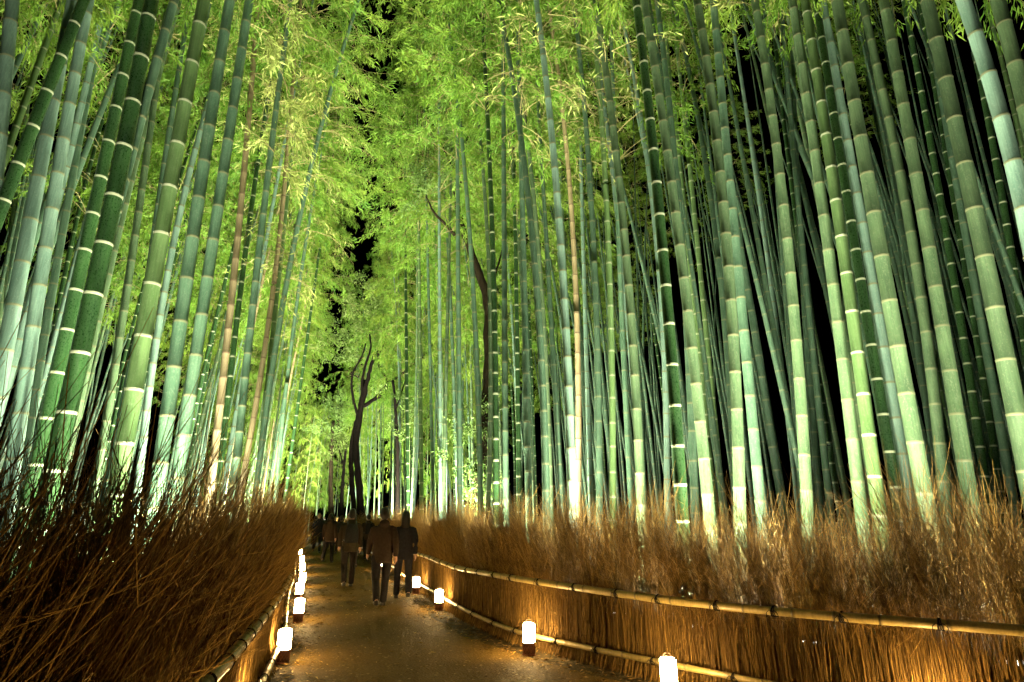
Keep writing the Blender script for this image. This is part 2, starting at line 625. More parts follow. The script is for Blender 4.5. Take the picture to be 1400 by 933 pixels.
def fence(name, line, side, lean, height, label, tie_step, seed, i0):
    root = empty(name, (0, 0, 0))
    tag(root, label, 'fence')
    variants = [brush_bundle(seed + k, 150, lean, height, 2.6) if side < 0 else brush_bundle(seed + k, 135, lean, height, 2.5, .46, .20) for k in range(9)]
    i = float(i0)
    while i < len(line) - 4:
        q, u = frame_at(line, int(i))
        dist = math.hypot(q[0], q[1])
        q = q - np.array((-u[1], u[0])) * side * (0.06 if side < 0 else 0.11)
        b = link('brush_bundle', random.choice(variants), root, (q[0], q[1], 0))
        # local x along the fence away from the camera, local y towards the path
        n_ = np.array((-u[1], u[0])) * side
        if side < 0:
            b.rotation_euler = (0, 0, math.atan2(u[1], u[0]) + random.uniform(-.12, .12))
            b.scale = (1, -1, 1)
        else:
            b.rotation_euler = (0, 0, math.atan2(u[1], u[0]) + random.uniform(-.12, .12))
        wide = 1.0 if dist < 12 else (1.8 if dist < 28 else 3.0)
        b.scale = (wide * random.uniform(.9, 1.15), b.scale[1] * random.uniform(.9, 1.25), random.uniform(.84, 1.16))
        i += 1.45 * wide * random.uniform(.85, 1.15)
    rail(line, lambda s: 0.72 + 0.012 * math.sin(s * 1.3), 0.036, root, side, i0, len(line) - 6, 'top_rail', tie_step, -0.015 if side < 0 else -0.065)
    rail(line, lambda s: 0.17 + 0.015 * math.sin(s * 0.9 + 1), 0.028, root, side, i0, len(line) - 6, 'bottom_rail', tie_step * 1.3, -0.01 if side < 0 else -0.06)
    return root


I_L = int(np.argmin(np.abs(LL[:, 1] - 0.75)))
fence('brush_fence', LL, -1, 0.03, 1.54, 'tall shaggy brush fence of long brown twigs leaning over its thin roped rail', 0.42, 100, I_L)
fence('brush_fence', RL, 1, 0.06, 1.56, 'curving brush fence of bristling tan twigs with a long yellow bamboo rail along the path', 0.55, 200, 0)

# ------------------------------------------------------------------ lanterns


def glow_mat(name, col, strength):
    m, n, l, b = new_mat(name)
    v, _ = coords(n, l, (1, 1, 1))
    t = N(n, 'ShaderNodeTexNoise', Scale=18.0, Detail=3.0)
    l.new(v, t.inputs['Vector'])
    c = ramp(n, l, t.outputs[0], [(0.3, tuple(x * .92 for x in col)), (0.7, col)])
    b.inputs['Base Color'].default_value = (0.8, 0.76, 0.66, 1)
    b.inputs['Roughness'].default_value = 0.8
    l.new(c, b.inputs['Emission Color'])
    b.inputs['Emission Strength'].default_value = strength
    return m


PAPER = glow_mat('lit_paper', (1.0, 0.64, 0.24), LANTERN_GLOW)
LWOOD = plain('lantern_red_wood', (0.16, 0.050, 0.024), 0.6, 0.3, 0.3)
LFRAME = plain('lantern_frame', (0.045, 0.030, 0.020), 0.6, 0.3)
LINNER = plain('lantern_inner_board', (0.10, 0.05, 0.03), 0.8, 0.2)


def make_lantern():
    root = empty('lantern')
    tag(root, 'x', 'lantern', 'paper lanterns lining the path')
    rr = 0.078
    m = MB().lathe([(0.0, .135), (rr - .004, .135), (rr, .14), (rr, .335), (rr - .004, .34), (rr * .5, .341), (0.0, .341)], 28)
    m.build('paper_shade', PAPER, root)
    m = MB().lathe([(0, .012), (rr - .006, .012), (rr - .006, .128), (0, .128)], 24)
    core = m.build('base_drum', LINNER, root)
    m = MB()
    for k in range(14):                                                  # crossed lattice on the base drum
        for s in (-1, 1):
            an = k * 2 * math.pi / 14 + s * np.linspace(0, .9, 6)
            m.tube(np.stack([(rr + .001) * np.cos(an), (rr + .001) * np.sin(an), np.linspace(.016, .128, 6)], 1), .0028, 4)
    m.build('lattice', LWOOD, core)
    for z, h in ((0, .016), (.126, .012), (.338, .010)):
        MB().lathe([(rr - .008, z), (rr + .006, z), (rr + .006, z + h), (rr - .008, z + h), (rr - .008, z)], 28).build('hoop', LFRAME if z > .2 else LWOOD, root)
    for k in range(4):
        an = k * math.pi / 2 + .5
        x, y = (rr + .003) * math.cos(an), (rr + .003) * math.sin(an)
        MB().tube([(x, y, .13), (x, y, .342)], .0042, 5).build('strut', LFRAME, root)
    an = np.linspace(0, math.pi, 12)
    MB().tube(np.stack([.045 * np.cos(an), np.zeros(12), .345 + .04 * np.sin(an)], 1), .003, 5).build('handle', LFRAME, root)
    return root


lan = make_lantern()
LP = [(0, 0.5), (0, 2.3), (0, 4.5), (383, 908), (407, 852), (408, 823), (412, 805), (412, 788), (412, 775), (410, 763)]
RP = [(0, 4.35), (903, 966), (723, 897), (620, 835), (571, 813), (543.7, 796), (524, 781), (485, 752), (470.7, 742), (462.4, 738.5), (457.6, 735.5), (452, 733), (448.5, 731.5)]
ordw = ['first', 'second', 'third', 'fourth', 'fifth', 'sixth', 'seventh', 'eighth', 'ninth', 'tenth', 'eleventh', 'twelfth', 'thirteenth']
first = True
for line, side, pix, fn in ((LL, -1, LP, 'tall shaggy brush fence'), (RL, 1, RP, 'curving brush fence')):
    for k, (x, y) in enumerate(pix):
        p = at_z(x, y)[:2] if x else line[int(np.argmin(np.abs(line[:, 1] - y)))]     # x = 0: a lantern nearer than the frame, at that distance
        i = int(np.argmin(((line - p) ** 2).sum(1)))
        q, u = frame_at(line, i)
        n_ = np.array((-u[1], u[0])) * side
        p = q + n_ * min(.35, max(.04, float(np.dot(p - q, n_)))) + u * np.dot(p - q, u)
        o = lan if first else copy_tree(lan)
        first = False
        o.location = (p[0], p[1], 0.010)
        o.rotation_euler = (0, 0, random.uniform(0, 6))
        o.scale = (.86, .86, .92)
        o['label'] = f'white paper lantern with red lattice base, {ordw[k]} along the {fn}'

# ------------------------------------------------------------------ floodlights standing in the grove
LENS = glow_mat('flood_lens', (1.0, 0.98, 0.85), 3.0)


def floodlight(x, y, aim, watts, label, h=0.32, size=164, colour=None):
    root = empty('floodlight', (x, y, 0))
    tag(root, label, 'floodlight', 'floodlights in the grove')
    d = Vector((aim[0] - x, aim[1] - y, aim[2] - h)).normalized()
    q = d.to_track_quat('Z', 'Y')
    head = MB()
    head.box((-.11, -.08, -.05), (.11, .08, .02), .012)
    for k in range(6):
        head.box((-.095 + k * .035, -.07, -.075), (-.088 + k * .035, .07, -.051))
    o = head.build('housing', METAL, root, (0, 0, h), smooth=False)
    o.rotation_mode = 'QUATERNION'
    o.rotation_quaternion = q
    MB().box((-.095, -.066, .0215), (.095, .066, .026), .002).build('lens', LENS, o, smooth=False)
    st = MB()
    st.tube([(0, 0, -.05), (0, 0, h - .14)], .012, 8)
    st.tube([(-.125, 0, h), (-.125, 0, h - .10), (-.06, 0, h - .14), (.06, 0, h - .14), (.125, 0, h - .10), (.125, 0, h)], .008, 6)
    st.build('stake_bracket', METAL, root).rotation_euler = (0, 0, math.atan2(d.y, d.x) - math.pi / 2)
    li = bpy.data.lights.new('flood_beam', 'SPOT')
    li.energy = watts
    li.spot_size = R(size)
    li.spot_blend = 1.0
    li.shadow_soft_size = 0.09
    li.color = colour or FLOOD_COLOUR
    lo = bpy.data.objects.new('flood_beam', li)
    C.objects.link(lo)
    lo.parent = root
    lo.location = Vector((0, 0, h)) + d * 0.06
    lo.rotation_euler = d.to_track_quat('-Z', 'Y').to_euler()
    return root


def flood_line(line, side, fn, spots, hlo=.3, hhi=.5):
    for k, (yy, off, elev, watts, turn) in enumerate(spots):
        i = int(np.argmin(np.abs(line[:, 1] - yy)))
        q, u = frame_at(line, i)
        n_ = -np.array((-u[1], u[0])) * side             # into the grove
        p = q + n_ * off
        a = math.atan2(n_[1], n_[0]) + R(turn)
        e = R(elev)
        aim = (p[0] + 10 * math.cos(a) * math.cos(e), p[1] + 10 * math.sin(a) * math.cos(e), .3 + 10 * math.sin(e))
        floodlight(p[0], p[1], aim, watts * FLOOD_WATTS, f'black floodlight on a stake behind the {fn}, {ordw[k]} along it', h=random.uniform(hlo, hhi))


# (distance along the view, metres behind the fence, elevation, strength, turn from straight into the grove; negative = down the path on the left)
flood_line(LL, -1, 'tall shaggy brush fence', [
    (3.2, 0.95, 74, 1.0, -15), (6.0, 0.95, 72, 1.0, -20), (9.0, 0.9, 68, 1.6, -30), (13.0, 0.9, 64, 3.0, -40),
    (19.0, 0.9, 60, 4.4, -45), (26.0, 0.9, 58, 5.6, -50), (35.0, 1.0, 52, 6.5, -50), (47.0, 1.0, 46, 9.0, -50), (57.0, 1.0, 40, 10.0, -60)])
flood_line(RL, 1, 'curving brush fence', [
    (3.3, 0.80, 86, 0.85, 0), (4.1, 0.70, 90, 0.4, 0), (5.0, 0.80, 86, 0.85, 0), (5.9, 0.70, 90, 0.4, 0), (6.8, 0.80, 84, 0.85, 10), (9.2, 0.7, 82, 1.1, 20), (12.8, 0.8, 68, 1.7, 25),
    (17.5, 0.9, 62, 3.2, 30), (24.0, 0.9, 58, 4.2, 35), (36.5, 1.2, 54, 6.5, 30), (46.0, 1.0, 46, 9.0, 45), (57.0, 1.0, 40, 10.0, 60)], .36, .44)

# ------------------------------------------------------------------ bamboo: crowns, sprays, joints


def crown_mesh(seed, L, rad, nleaf, pale=False, start=0.0):
    """branches and leaves of the upper part of one culm, along +z from 0 to L -> (leaf mesh, branch mesh)"""
    r = np.random.default_rng(seed)
    nodes = np.arange(start, L, 0.30)
    nb = len(nodes) * 2
    zt = np.repeat(nodes, 2)
    t = zt / L
    az = np.repeat(np.arange(len(nodes)) * math.pi, 2) + np.tile((-.35, .35), len(nodes)) + r.normal(0, .5, nb)
    ln = rad * (.45 + 1.1 * np.sin(np.pi * np.clip(t * .85 + .12, 0, 1))) * r.uniform(.6, 1.15, nb) * (1 - .45 * t)
    ax = lambda z: np.stack([0.035 * (np.clip(z - L * .45, 0, None)) ** 2, np.zeros_like(z), z - 0.02 * (np.clip(z - L * .45, 0, None)) ** 2], -1)
    K = 6
    s = np.linspace(0, 1, K)[None, :, None]
    out = np.stack([np.cos(az), np.sin(az), np.zeros(nb)], -1)
    up = r.uniform(.35, .8, nb)[:, None, None]
    B0 = ax(zt)[:, None]
    P = B0 + out[:, None] * ln[:, None, None] * s + np.array((0, 0, 1.)) * ln[:, None, None] * (up * s - 0.62 * s ** 2.2)
    P += r.normal(0, .02, P.shape) * s
    V1, Q1 = strands(P, (.008 * (1 - .8 * s[..., 0])) * np.ones((nb, 1)))
    # side twigs
    m = 7
    who = np.repeat(np.arange(nb), m)
    ts = r.uniform(.25, 1.0, nb * m)
    f = ts * (K - 1)
    i0 = np.clip(f.astype(int), 0, K - 2)
    fr = (f - i0)[:, None]
    b = P[who, i0] * (1 - fr) + P[who, i0 + 1] * fr
    d = P[who, i0 + 1] - P[who, i0]
    d /= np.linalg.norm(d, axis=1, keepdims=True)
    d += r.normal(0, .55, d.shape) + (0, 0, -.12)
    d /= np.linalg.norm(d, axis=1, keepdims=True)
    l2 = r.uniform(.2, .55, len(who)) * (1.1 - .4 * ts)
    K2 = 4
    s2 = np.linspace(0, 1, K2)[None, :, None]
    P2 = b[:, None] + d[:, None] * l2[:, None, None] * s2 - np.array((0, 0, 1.)) * (l2[:, None, None] * .45 * s2 ** 2)
    V2, Q2 = strands(P2, (.0035 * (1 - .7 * s2[..., 0])) * np.ones((len(who), 1)))
    bm = mesh_np('branchwork', np.vstack([V1, V2]), np.vstack([Q1, Q2 + len(V1)]), mats=(TWIG,))
    # leaves hang in fans from the side twigs
    w_ = r.integers(0, len(who), nleaf)
    tl = r.uniform(.15, 1.05, nleaf)[:, None]
    p = b[w_] + d[w_] * l2[w_][:, None] * tl - np.array((0, 0, 1.)) * (l2[w_][:, None] * .45 * tl ** 2)
    p += r.normal(0, .035, p.shape)
    D = d[w_] * .7 + r.normal(0, .5, p.shape) + (0, 0, -.35)
    Nn = np.array((0, 0, 1.)) + r.normal(0, .45, p.shape)
    Vl, Tl = leaf_blades(p, D, Nn, r.uniform(.10, .19, nleaf), r.uniform(.017, .030, nleaf))
    sh = np.clip(r.beta(2, 2, len(who))[w_] * .7 + r.uniform(0, .35, nleaf), 0, 1)
    lm = mesh_np('foliage', Vl, None, Tl, (LEAF_PALE if pale else LEAF,), attrs={'shade': np.repeat(sh, 4)})
    return lm, bm


CROWNS = [crown_mesh(300 + k, 8.0, 1.75, 7500) for k in range(6)]
SPRAYS = [crown_mesh(330 + k, 0.9, 0.95, 420, True) for k in range(3)]
BARE = [crown_mesh(340 + k, 0.6, 0.9, 45, True) for k in range(3)]


def joint_mesh(name, mat):
    """one bamboo joint of unit radius: wax band, groove, ridge"""
    return MB().lathe([(0.985, -.24), (1.014, -.21), (1.018, -.08), (1.008, -.05), (1.05, -.01), (1.058, .03), (1.035, .07), (0.985, .10)], 18,
                      ).mesh(name, mat)


JOINT_WAX = joint_mesh('joint', plain('joint_white_wax', (0.50, 0.54, 0.38), 0.7, 0.2, 0.2, 20))
JOINT_OLD = joint_mesh('joint', plain('joint_old_tan', (0.15, 0.16, 0.08), 0.7, 0.2, 0.4, 20))
JOINT_BROWN = joint_mesh('joint', plain('joint_brown', (0.15, 0.105, 0.05), 0.7, 0.2, 0.4, 20))


def node_heights(d, H):
    z, out = 0.10, []
    while z < H - .2:
        out.append(z)
        z += (d * (1.9 + 1.15 * min(1, z / 2.0)) + 0.05 * min(1, z / 3)) * random.uniform(.95, 1.06)
    return out


def culm_radius(d, z, H):
    t = z / H
    return d / 2 * (1.0 - 0.28 * t - 0.52 * t ** 3)


def stem_mesh(curve, d, H, sides, mat, nodes, detail):
    """one culm along curve(z) with a swelling at each joint"""
    zs, rr, aa = [0.0], [culm_radius(d, 0, H) * 1.02], [0.0]
    for z in nodes:
        r0 = culm_radius(d, z, H)
        prof = ((-.10, 1.0, 0), (-.032, 1.0, 0), (-.028, 1.012, 1), (-.010, 1.012, 1), (-.007, .985, .2), (0, 1.06, .5), (.006, 1.03, .2), (.016, .985, 0)) if detail \
            else ((-.03, 1.0, 0), (-.022, 1.02, 1), (0, 1.05, .8), (.010, .99, 0))
        for dz, m_, a_ in prof:
            zs.append(z + dz); rr.append(r0 * m_); aa.append(a_)
    zs.append(H); rr.append(culm_radius(d, H, H)); aa.append(0)
    zs = np.array(zs)
    o = np.argsort(zs, kind='stable')
    P = curve(zs[o])
    return MB().tube(P, np.array(rr)[o], sides, np.array(aa)[o]).mesh('stem', mat, 'ring')


def axis_quat(d, spin):
    return Vector(d).to_track_quat('Z', 'Y') @ Quaternion((0, 0, 1), spin)


def crown_on(root, curve, z0, H, seed, scale=1.0):
    P0, P1 = curve(np.array([z0]))[0], curve(np.array([H]))[0]
    L = np.linalg.norm(P1 - P0)
    lm, bm = CROWNS[seed % len(CROWNS)]
    q = axis_quat(P1 - P0, random.uniform(0, 6.28))
    for nm, me in (('branchwork', bm), ('foliage', lm)):
        o = link(nm, me, root, P0)
        o.rotation_mode = 'QUATERNION'
        o.rotation_quaternion = q
        o.scale = (scale, scale, L / 8.0)


# culms read off the photograph: points along the culm in photo pixels, width in pixels near the foot, kind of skin
TRACED = [
    ([(17, 0), (4, 140), (-38, 560)], 31, 'pale'),
    ([(115, 0), (83, 80), (49, 163), (13, 256)], 23, 'dark'),
    ([(122, 0), (90, 163), (65, 330), (40, 486), (20, 615)], 25, 'pale'),
    ([(99, 0), (71, 150), (28, 368), (7, 483)], 27, 'pale'),
    ([(145, 0), (123, 71), (100, 193), (80, 286), (38, 420)], 14, 'pale'),
    ([(146, 0), (116, 156), (98, 251), (71, 393), (41, 584)], 15, 'teal'),
    ([(130, 200), (103, 313), (81, 410), (56, 563)], 9, 'dark'),
    ([(207, 0), (184, 130), (156, 269), (123, 420), (91, 569)], 32, 'dark'),
    ([(190, 0), (166, 115), (133, 266), (98, 421), (63, 578)], 24, 'dark'),
    ([(279, 0), (252, 145), (219, 330), (196, 463), (173, 592)], 28, 'bright'),
    ([(259, 3), (243, 118), (208, 330), (180, 560)], 12, 'teal'),
    ([(314, 0), (292, 145), (264, 313), (241, 486), (224, 602)], 23, 'teal'),
    ([(341, 0), (322, 125), (296, 294), (271, 473), (251, 594)], 20, 'teal'),
    ([(272, 186), (241, 316), (221, 420), (199, 576)], 12, 'pale'),
    ([(228, 7), (211, 153), (183, 320), (163, 468), (145, 581)], 14, 'grey'),
    ([(352, 0), (346, 100), (329, 282), (309, 473), (296, 602)], 12, 'tan'),
    ([(364, 150), (352, 223), (339, 323), (321, 461), (312, 543)], 9, 'dark'),
    ([(384, 100), (356, 320), (344, 446), (327, 592)], 12, 'teal'),
    ([(392, 220), (382, 317), (366, 460), (349, 549), (344, 592)], 9, 'tan'),
    ([(486, 20), (455, 100), (429, 213), (407, 320), (379, 470), (361, 573)], 9, 'teal'),
    ([(52, 0), (44, 90), (34, 170), (14, 330)], 9, 'grey'),
    ([(92, 0), (70, 110), (40, 250), (-5, 480)], 8, 'teal'),
    ([(390, 300), (374, 440), (356, 620)], 8, 'bright'),
    ([(430, 260), (408, 400), (388, 560), (380, 640)], 7, 'teal'),
    ([(445, 290), (421, 440), (402, 600)], 6, 'dark'),
    # behind the curving fence
    ([(667, 169), (674, 370), (678, 528), (678, 647)], 9, 'dark'),
    ([(688, 161), (691, 420), (690, 608)], 9, 'teal'),
    ([(703, 250), (706, 409), (708, 528), (709, 640)], 7, 'dark'),
    ([(712, 200), (717, 389), (719, 528), (723, 667)], 10, 'teal'),
    ([(682, 0), (705, 143), (727, 319), (739, 449), (746, 667)], 11, 'teal'),
    ([(696, 20), (712, 112), (722, 187), (733, 330), (751, 600)], 8, 'grey'),
    ([(733, 0), (752, 161), (767, 338), (776, 501), (782, 687)], 13, 'pale'),
    ([(752, 20), (769, 150), (784, 319), (789, 489), (791, 667)], 9, 'tan'),
    ([(788, 30), (799, 161), (813, 345), (817, 489), (819, 640)], 10, 'teal'),
    ([(810, 20), (821, 150), (832, 330), (836, 500), (838, 647)], 10, 'bright'),
    ([(814, 4), (840, 176), (856, 350), (866, 524), (878, 687)], 14, 'grey'),
    ([(844, 0), (868, 101), (885, 221), (900, 380), (912, 600)], 9, 'pale'),
    ([(870, 0), (889, 176), (906, 338), (920, 505), (930, 667)], 18, 'dark'),
    ([(881, 0), (909, 195), (934, 370), (954, 528), (967, 687)], 17, 'grey'),
    ([(898, 0), (915, 150), (930, 300), (948, 640)], 12, 'teal'),
    ([(904, 0), (923, 161), (941, 350), (959, 508), (975, 680)], 9, 'bright'),
    ([(920, 0), (949, 131), (979, 330), (997, 528), (1004, 660)], 10, 'teal'),
    ([(953, 0), (979, 188), (997, 370), (1005, 528), (1011, 667)], 18, 'grey'),
    ([(975, 0), (994, 206), (1013, 417), (1029, 568), (1037, 667)], 16, 'teal'),
    ([(1031, 0), (1054, 137), (1077, 345), (1091, 497), (1102, 660)], 18, 'grey'),
    ([(1083, 0), (1107, 158), (1131, 330), (1155, 514), (1174, 670)], 20, 'grey'),
    ([(1100, 0), (1129, 178), (1152, 335), (1178, 532), (1204, 710)], 22, 'bright'),
    ([(1115, 0), (1146, 190), (1170, 348), (1204, 548), (1230, 700)], 18, 'dark'),
    ([(1125, 0), (1156, 178), (1186, 348), (1216, 522), (1246, 700)], 18, 'pale'),
    ([(1144, 0), (1178, 197), (1204, 346), (1240, 546), (1270, 710)], 27, 'grey'),
    ([(1208, 0), (1238, 163), (1270, 334), (1297, 506), (1328, 690)], 25, 'grey'),
    ([(1236, 0), (1265, 159), (1297, 340), (1324, 500), (1353, 700)], 15, 'dark'),
    ([(1256, 0), (1285, 150), (1315, 350), (1345, 526), (1370, 680)], 12, 'dark'),
    ([(1268, 0), (1304, 169), (1345, 350), (1375, 475), (1402, 640)], 33, 'grey'),
    ([(1316, 0), (1340, 60), (1360, 135), (1383, 214), (1415, 360)], 31, 'pale'),
    ([(1364, 0), (1377, 49), (1392, 105), (1440, 330)], 31, 'grey'),
    ([(1347, 0), (1371, 90), (1400, 215), (1440, 440)], 11, 'bright'),
    ([(1328, 50), (1353, 165), (1375, 300), (1396, 445), (1425, 640)], 15, 'dark'),
    ([(1212, 150), (1235, 259), (1254, 366), (1274, 524), (1293, 690)], 20, 'grey'),
    ([(1184, 0), (1205, 139), (1231, 319), (1250, 430), (1275, 620)], 11, 'teal'),
    ([(1290, 150), (1320, 320), (1345, 469), (1365, 560), (1384, 680)], 15, 'teal'),
    ([(1080, 150), (1101, 382), (1119, 544), (1133, 680)], 11, 'teal'),
    ([(1052, 100), (1066, 300), (1083, 500), (1096, 680)], 10, 'teal'),
    ([(1060, 60), (1082, 250), (1105, 420), (1140, 650)], 9, 'dark'),
    ([(940, 200), (955, 350), (974, 540), (986, 670)], 9, 'bright'),
    ([(843, 250), (848, 400), (857, 560), (862, 680)], 9, 'teal'),
    ([(795, 300), (803, 450), (806, 670)], 7, 'pale'),
    ([(745, 330), (760, 480), (765, 670)], 8, 'teal'),
    # the middle of the grove, beyond the bend
    ([(572, 330), (575, 464), (576, 690)], 6, 'bright'),
    ([(553, 340), (557, 432), (557, 690)], 6, 'dark'),
    ([(601, 380), (601, 529), (602, 690)], 6, 'pale'),
    ([(615, 330), (610, 464), (606, 690)], 6, 'grey'),
    ([(622, 116), (634, 193), (646, 386), (652, 540), (658, 690)], 8, 'teal'),
    ([(625, 250), (628, 432), (628, 690)], 8, 'teal'),
    ([(640, 60), (659, 200), (668, 400), (668, 680)], 7, 'grey'),
    ([(583, 300), (588, 450), (592, 690)], 5, 'teal'),
]
WHO = {'pale': 'pale blue-green', 'teal': 'teal green', 'dark': 'dark green white-ringed', 'bright': 'bright green white-ringed', 'grey': 'dusty grey-green', 'tan': 'dead tan'}
SPECIAL = {
    1: 'dark green bamboo culm leaning steeply across the pale culms behind the tall shaggy fence',
    7: 'thickest glossy dark green bamboo culm with white rings, front one of a close pair',
    8: 'dark green bamboo culm half hidden as the rear one of a close pair',
    9: 'stout bright yellow-green bamboo culm with white joint rings behind the tall shaggy fence',
    15: 'straight dead tan bamboo culm beside leafy side branches behind the tall shaggy fence',
    18: 'thin dead tan bamboo culm rising from the far end of the tall shaggy fence',
    19: 'slender teal bamboo culm arching farthest out over the path with bare side branches',
    32: 'slim dead tan bamboo culm with straw side branches behind the curving fence',
    37: 'dark green white-ringed bamboo culm among dusty ones behind the middle of the curving fence',
    46: 'bright green white-ringed bamboo culm right beside a dark one behind the curving fence',
    47: 'dark green bamboo culm wedged between a bright green culm and a pale one',
    48: 'pale blue-green bamboo culm between a dark culm and one with a glaring white foot',
    49: 'bamboo culm with its foot glaring white in the floodlight behind the curving fence',
    50: 'broad powdery grey-green bamboo culm with thin tan rings next to the light-struck culm',
    53: 'stoutest yellowish grey-green bamboo culm bowing away at the end of the curving fence',
    54: 'stout glossy pale blue-green bamboo culm leaning over the open end of the curving fence',
}
placed = []
for idx, (px, wpx, kind) in enumerate(TRACED):
    d = 0.085 + 0.0030 * wpx
    xb, yb = px[-1]
    stretch = math.sqrt(1 + ((xb - CX) / F) ** 2)
    zc = d * F * stretch / wpx
    left = xb < 470
    for _ in range(40):                                              # the culm stands behind its fence
        Y = ray(xb, yb)[1] * zc
        pts = np.array([at_y(x, y, Y) for x, y in px])
        deg = 2 if len(px) > 3 else 1
        co = np.polyfit(pts[:, 2], pts[:, 0], deg)
        zlo, zhi = max(0.3, pts[:, 2].min()), pts[:, 2].max()
        slo, shi = np.polyval(np.polyder(co), zlo), np.polyval(np.polyder(co), zhi)
        x0 = np.polyval(co, zlo) - slo * zlo
        off = out_left(np.array((x0, Y))) if left else out_right(np.array((x0, Y)))
        if off > 0.62 and all((x0 - q[0]) ** 2 + (Y - q[1]) ** 2 > (0.62 * (d + q[2])) ** 2 for q in placed):
            break
        zc *= 1.04
        d *= 1.025
    zcr = max(zhi + .3, EYE + 1.2 * Y) if px[0][1] < 60 and xb < 470 or xb > 1000 else max(zhi + .3, 8.5)
    H = max(random.uniform(16, 19), zcr + 5)
    yarch = random.uniform(-.004, .006)

    def curve(z, co=co, zlo=zlo, zhi=zhi, slo=slo, shi=shi, x0=x0, yarch=yarch):
        z = np.asarray(z, float)
        x = np.where(z < zlo, x0 + slo * z, np.polyval(co, np.clip(z, zlo, zhi)) + shi * np.clip(z - zhi, 0, None))
        return np.stack([x - x0, yarch * np.clip(z - zhi, 0, None) ** 2, z], -1)

    root = empty('bamboo', (x0, Y, 0))
    placed.append((x0, Y, d))
    nodes = node_heights(d, H)
    near = wpx >= 12
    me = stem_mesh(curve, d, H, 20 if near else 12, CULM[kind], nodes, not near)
    link('stem', me, root)
    if near:
        jm = JOINT_WAX if kind in ('dark', 'bright') else (JOINT_BROWN if kind == 'tan' else JOINT_OLD)
        ztop = EYE + 1.22 * Y + 0.6
        for z in nodes:
            if z > ztop or z < 0.3:
                continue
            c = curve(np.array([z - .05, z, z + .05]))
            j = link('joint', jm, root, c[1])
            j.rotation_mode = 'QUATERNION'
            j.rotation_quaternion = axis_quat(c[2] - c[0], random.uniform(0, 6))
            r_ = culm_radius(d, z, H)
            j.scale = (r_, r_, r_ * random.uniform(.13, .18) * (1.0 if kind in ('dark', 'bright') else .7))
    if kind != 'tan':
        crown_on(root, curve, zcr, H, idx, random.uniform(.8, 1.05))
    root['_Y'] = Y
    fn = 'tall shaggy fence' if left else 'curving fence'
    size = 'thick' if wpx >= 20 else ('mid-sized' if wpx >= 12 else 'slim')
    if 470 < xb < 660:
        lab, grp = f'slim {WHO[kind]} bamboo culm beyond the fence bend near the dark trees', f'slim {kind} culms beyond the bend'
    else:
        lab, grp = f'{size} {WHO[kind]} bamboo culm in the front row behind the {fn}', f'{size} {kind} culms behind the {fn}'
    tag(root, SPECIAL.get(idx, lab), 'bamboo', None if idx in SPECIAL else grp)

    # leafy and bare side branches low on some culms
    sp = {15: (SPRAYS, [(40, 1), (100, 1), (165, 1)]), 12: (SPRAYS, [(30, 1)]), 17: (SPRAYS, [(140, 1), (230, 1)]), 18: (BARE, [(235, 1), (360, 1), (400, 1)]),
          19: (BARE, [(110, 1), (180, 1), (240, 1), (330, -1), (380, 1)]), 32: (BARE, [(60, -1), (110, 1), (170, 1), (230, -1)]), 33: (BARE, [(60, 1), (140, -1), (190, 1)]),
          31: (BARE, [(40, -1), (120, 1)]), 35: (BARE, [(30, -1), (90, -1)]), 36: (BARE, [(60, 1)]), 29: (BARE, [(110, 1), (170, 1)]), 34: (BARE, [(80, 1), (150, -1)]),
          40: (BARE, [(20, 1)]), 44: (BARE, [(10, -1)]), 23: (BARE, [(300, 1)]), 2: (), }.get(idx)
    if sp:
        for k, (py, sgn) in enumerate(sp[1]):
            zz = at_y(px[0][0], py, Y)[2]
            c = curve(np.array([zz]))[0]
            lm, bm = sp[0][(idx + k) % 3]
            b = link('side_branch', bm, root, c)
            b.rotation_euler = (random.uniform(-.2, .2), sgn * random.uniform(.3, .7), random.uniform(-.5, .5) + (0 if sgn > 0 else math.pi))
            f = link('foliage', lm, b)

front = {}
for o in [x for x in C.objects if x.name.startswith('bamboo') and x.get('group')]:
    front.setdefault(o['group'], []).append(o)
for g_, os_ in front.items():
    os_.sort(key=lambda o: o.location.y)
    if 1 < len(os_) <= len(ordw):
        for k, o in enumerate(os_):
            base = o['label'].split(' in the front row')[0].split(' beyond the fence')[0]
            fn = 'tall shaggy fence' if 'tall shaggy' in g_ else 'curving fence'
            o['label'] = f'{base}, {ordw[k]} of its kind going down the {fn}' if 'bend' not in g_ else f'{base}, {ordw[k]} of its kind past the bend near the dark trees'

# ------------------------------------------------------------------ more bamboo, deeper in the grove: prototypes, then copies
PROTO = []
for k in range(14):
    H = 18.5 if k < 11 else 22.0
    d = 0.112
    bend = random.uniform(0.001, 0.0045)
    wig = random.uniform(-.05, .05)
    cv = lambda z, bend=bend, wig=wig: np.stack([bend * np.asarray(z) ** 2 + 0 * z, wig * np.sin(np.asarray(z) * .35), np.asarray(z, float)], -1)
    nd = node_heights(d, H)
    root = empty('bamboo')
    link('stem', stem_mesh(cv, d, H, 10, CULM['teal'], nd, False), root)
    crown_on(root, cv, [8.0, 9.0, 10.0, 9.5, 4.5, 8.5, 3.6, 11.0, 11.5, 12.0, 12.5, 15.5, 16.0, 16.5][k], H, k, random.uniform(.95, 1.2))
    PROTO.append([root, False])


def free(x, y, gap):
    return all((x - q[0]) ** 2 + (y - q[1]) ** 2 > gap ** 2 for q in placed)


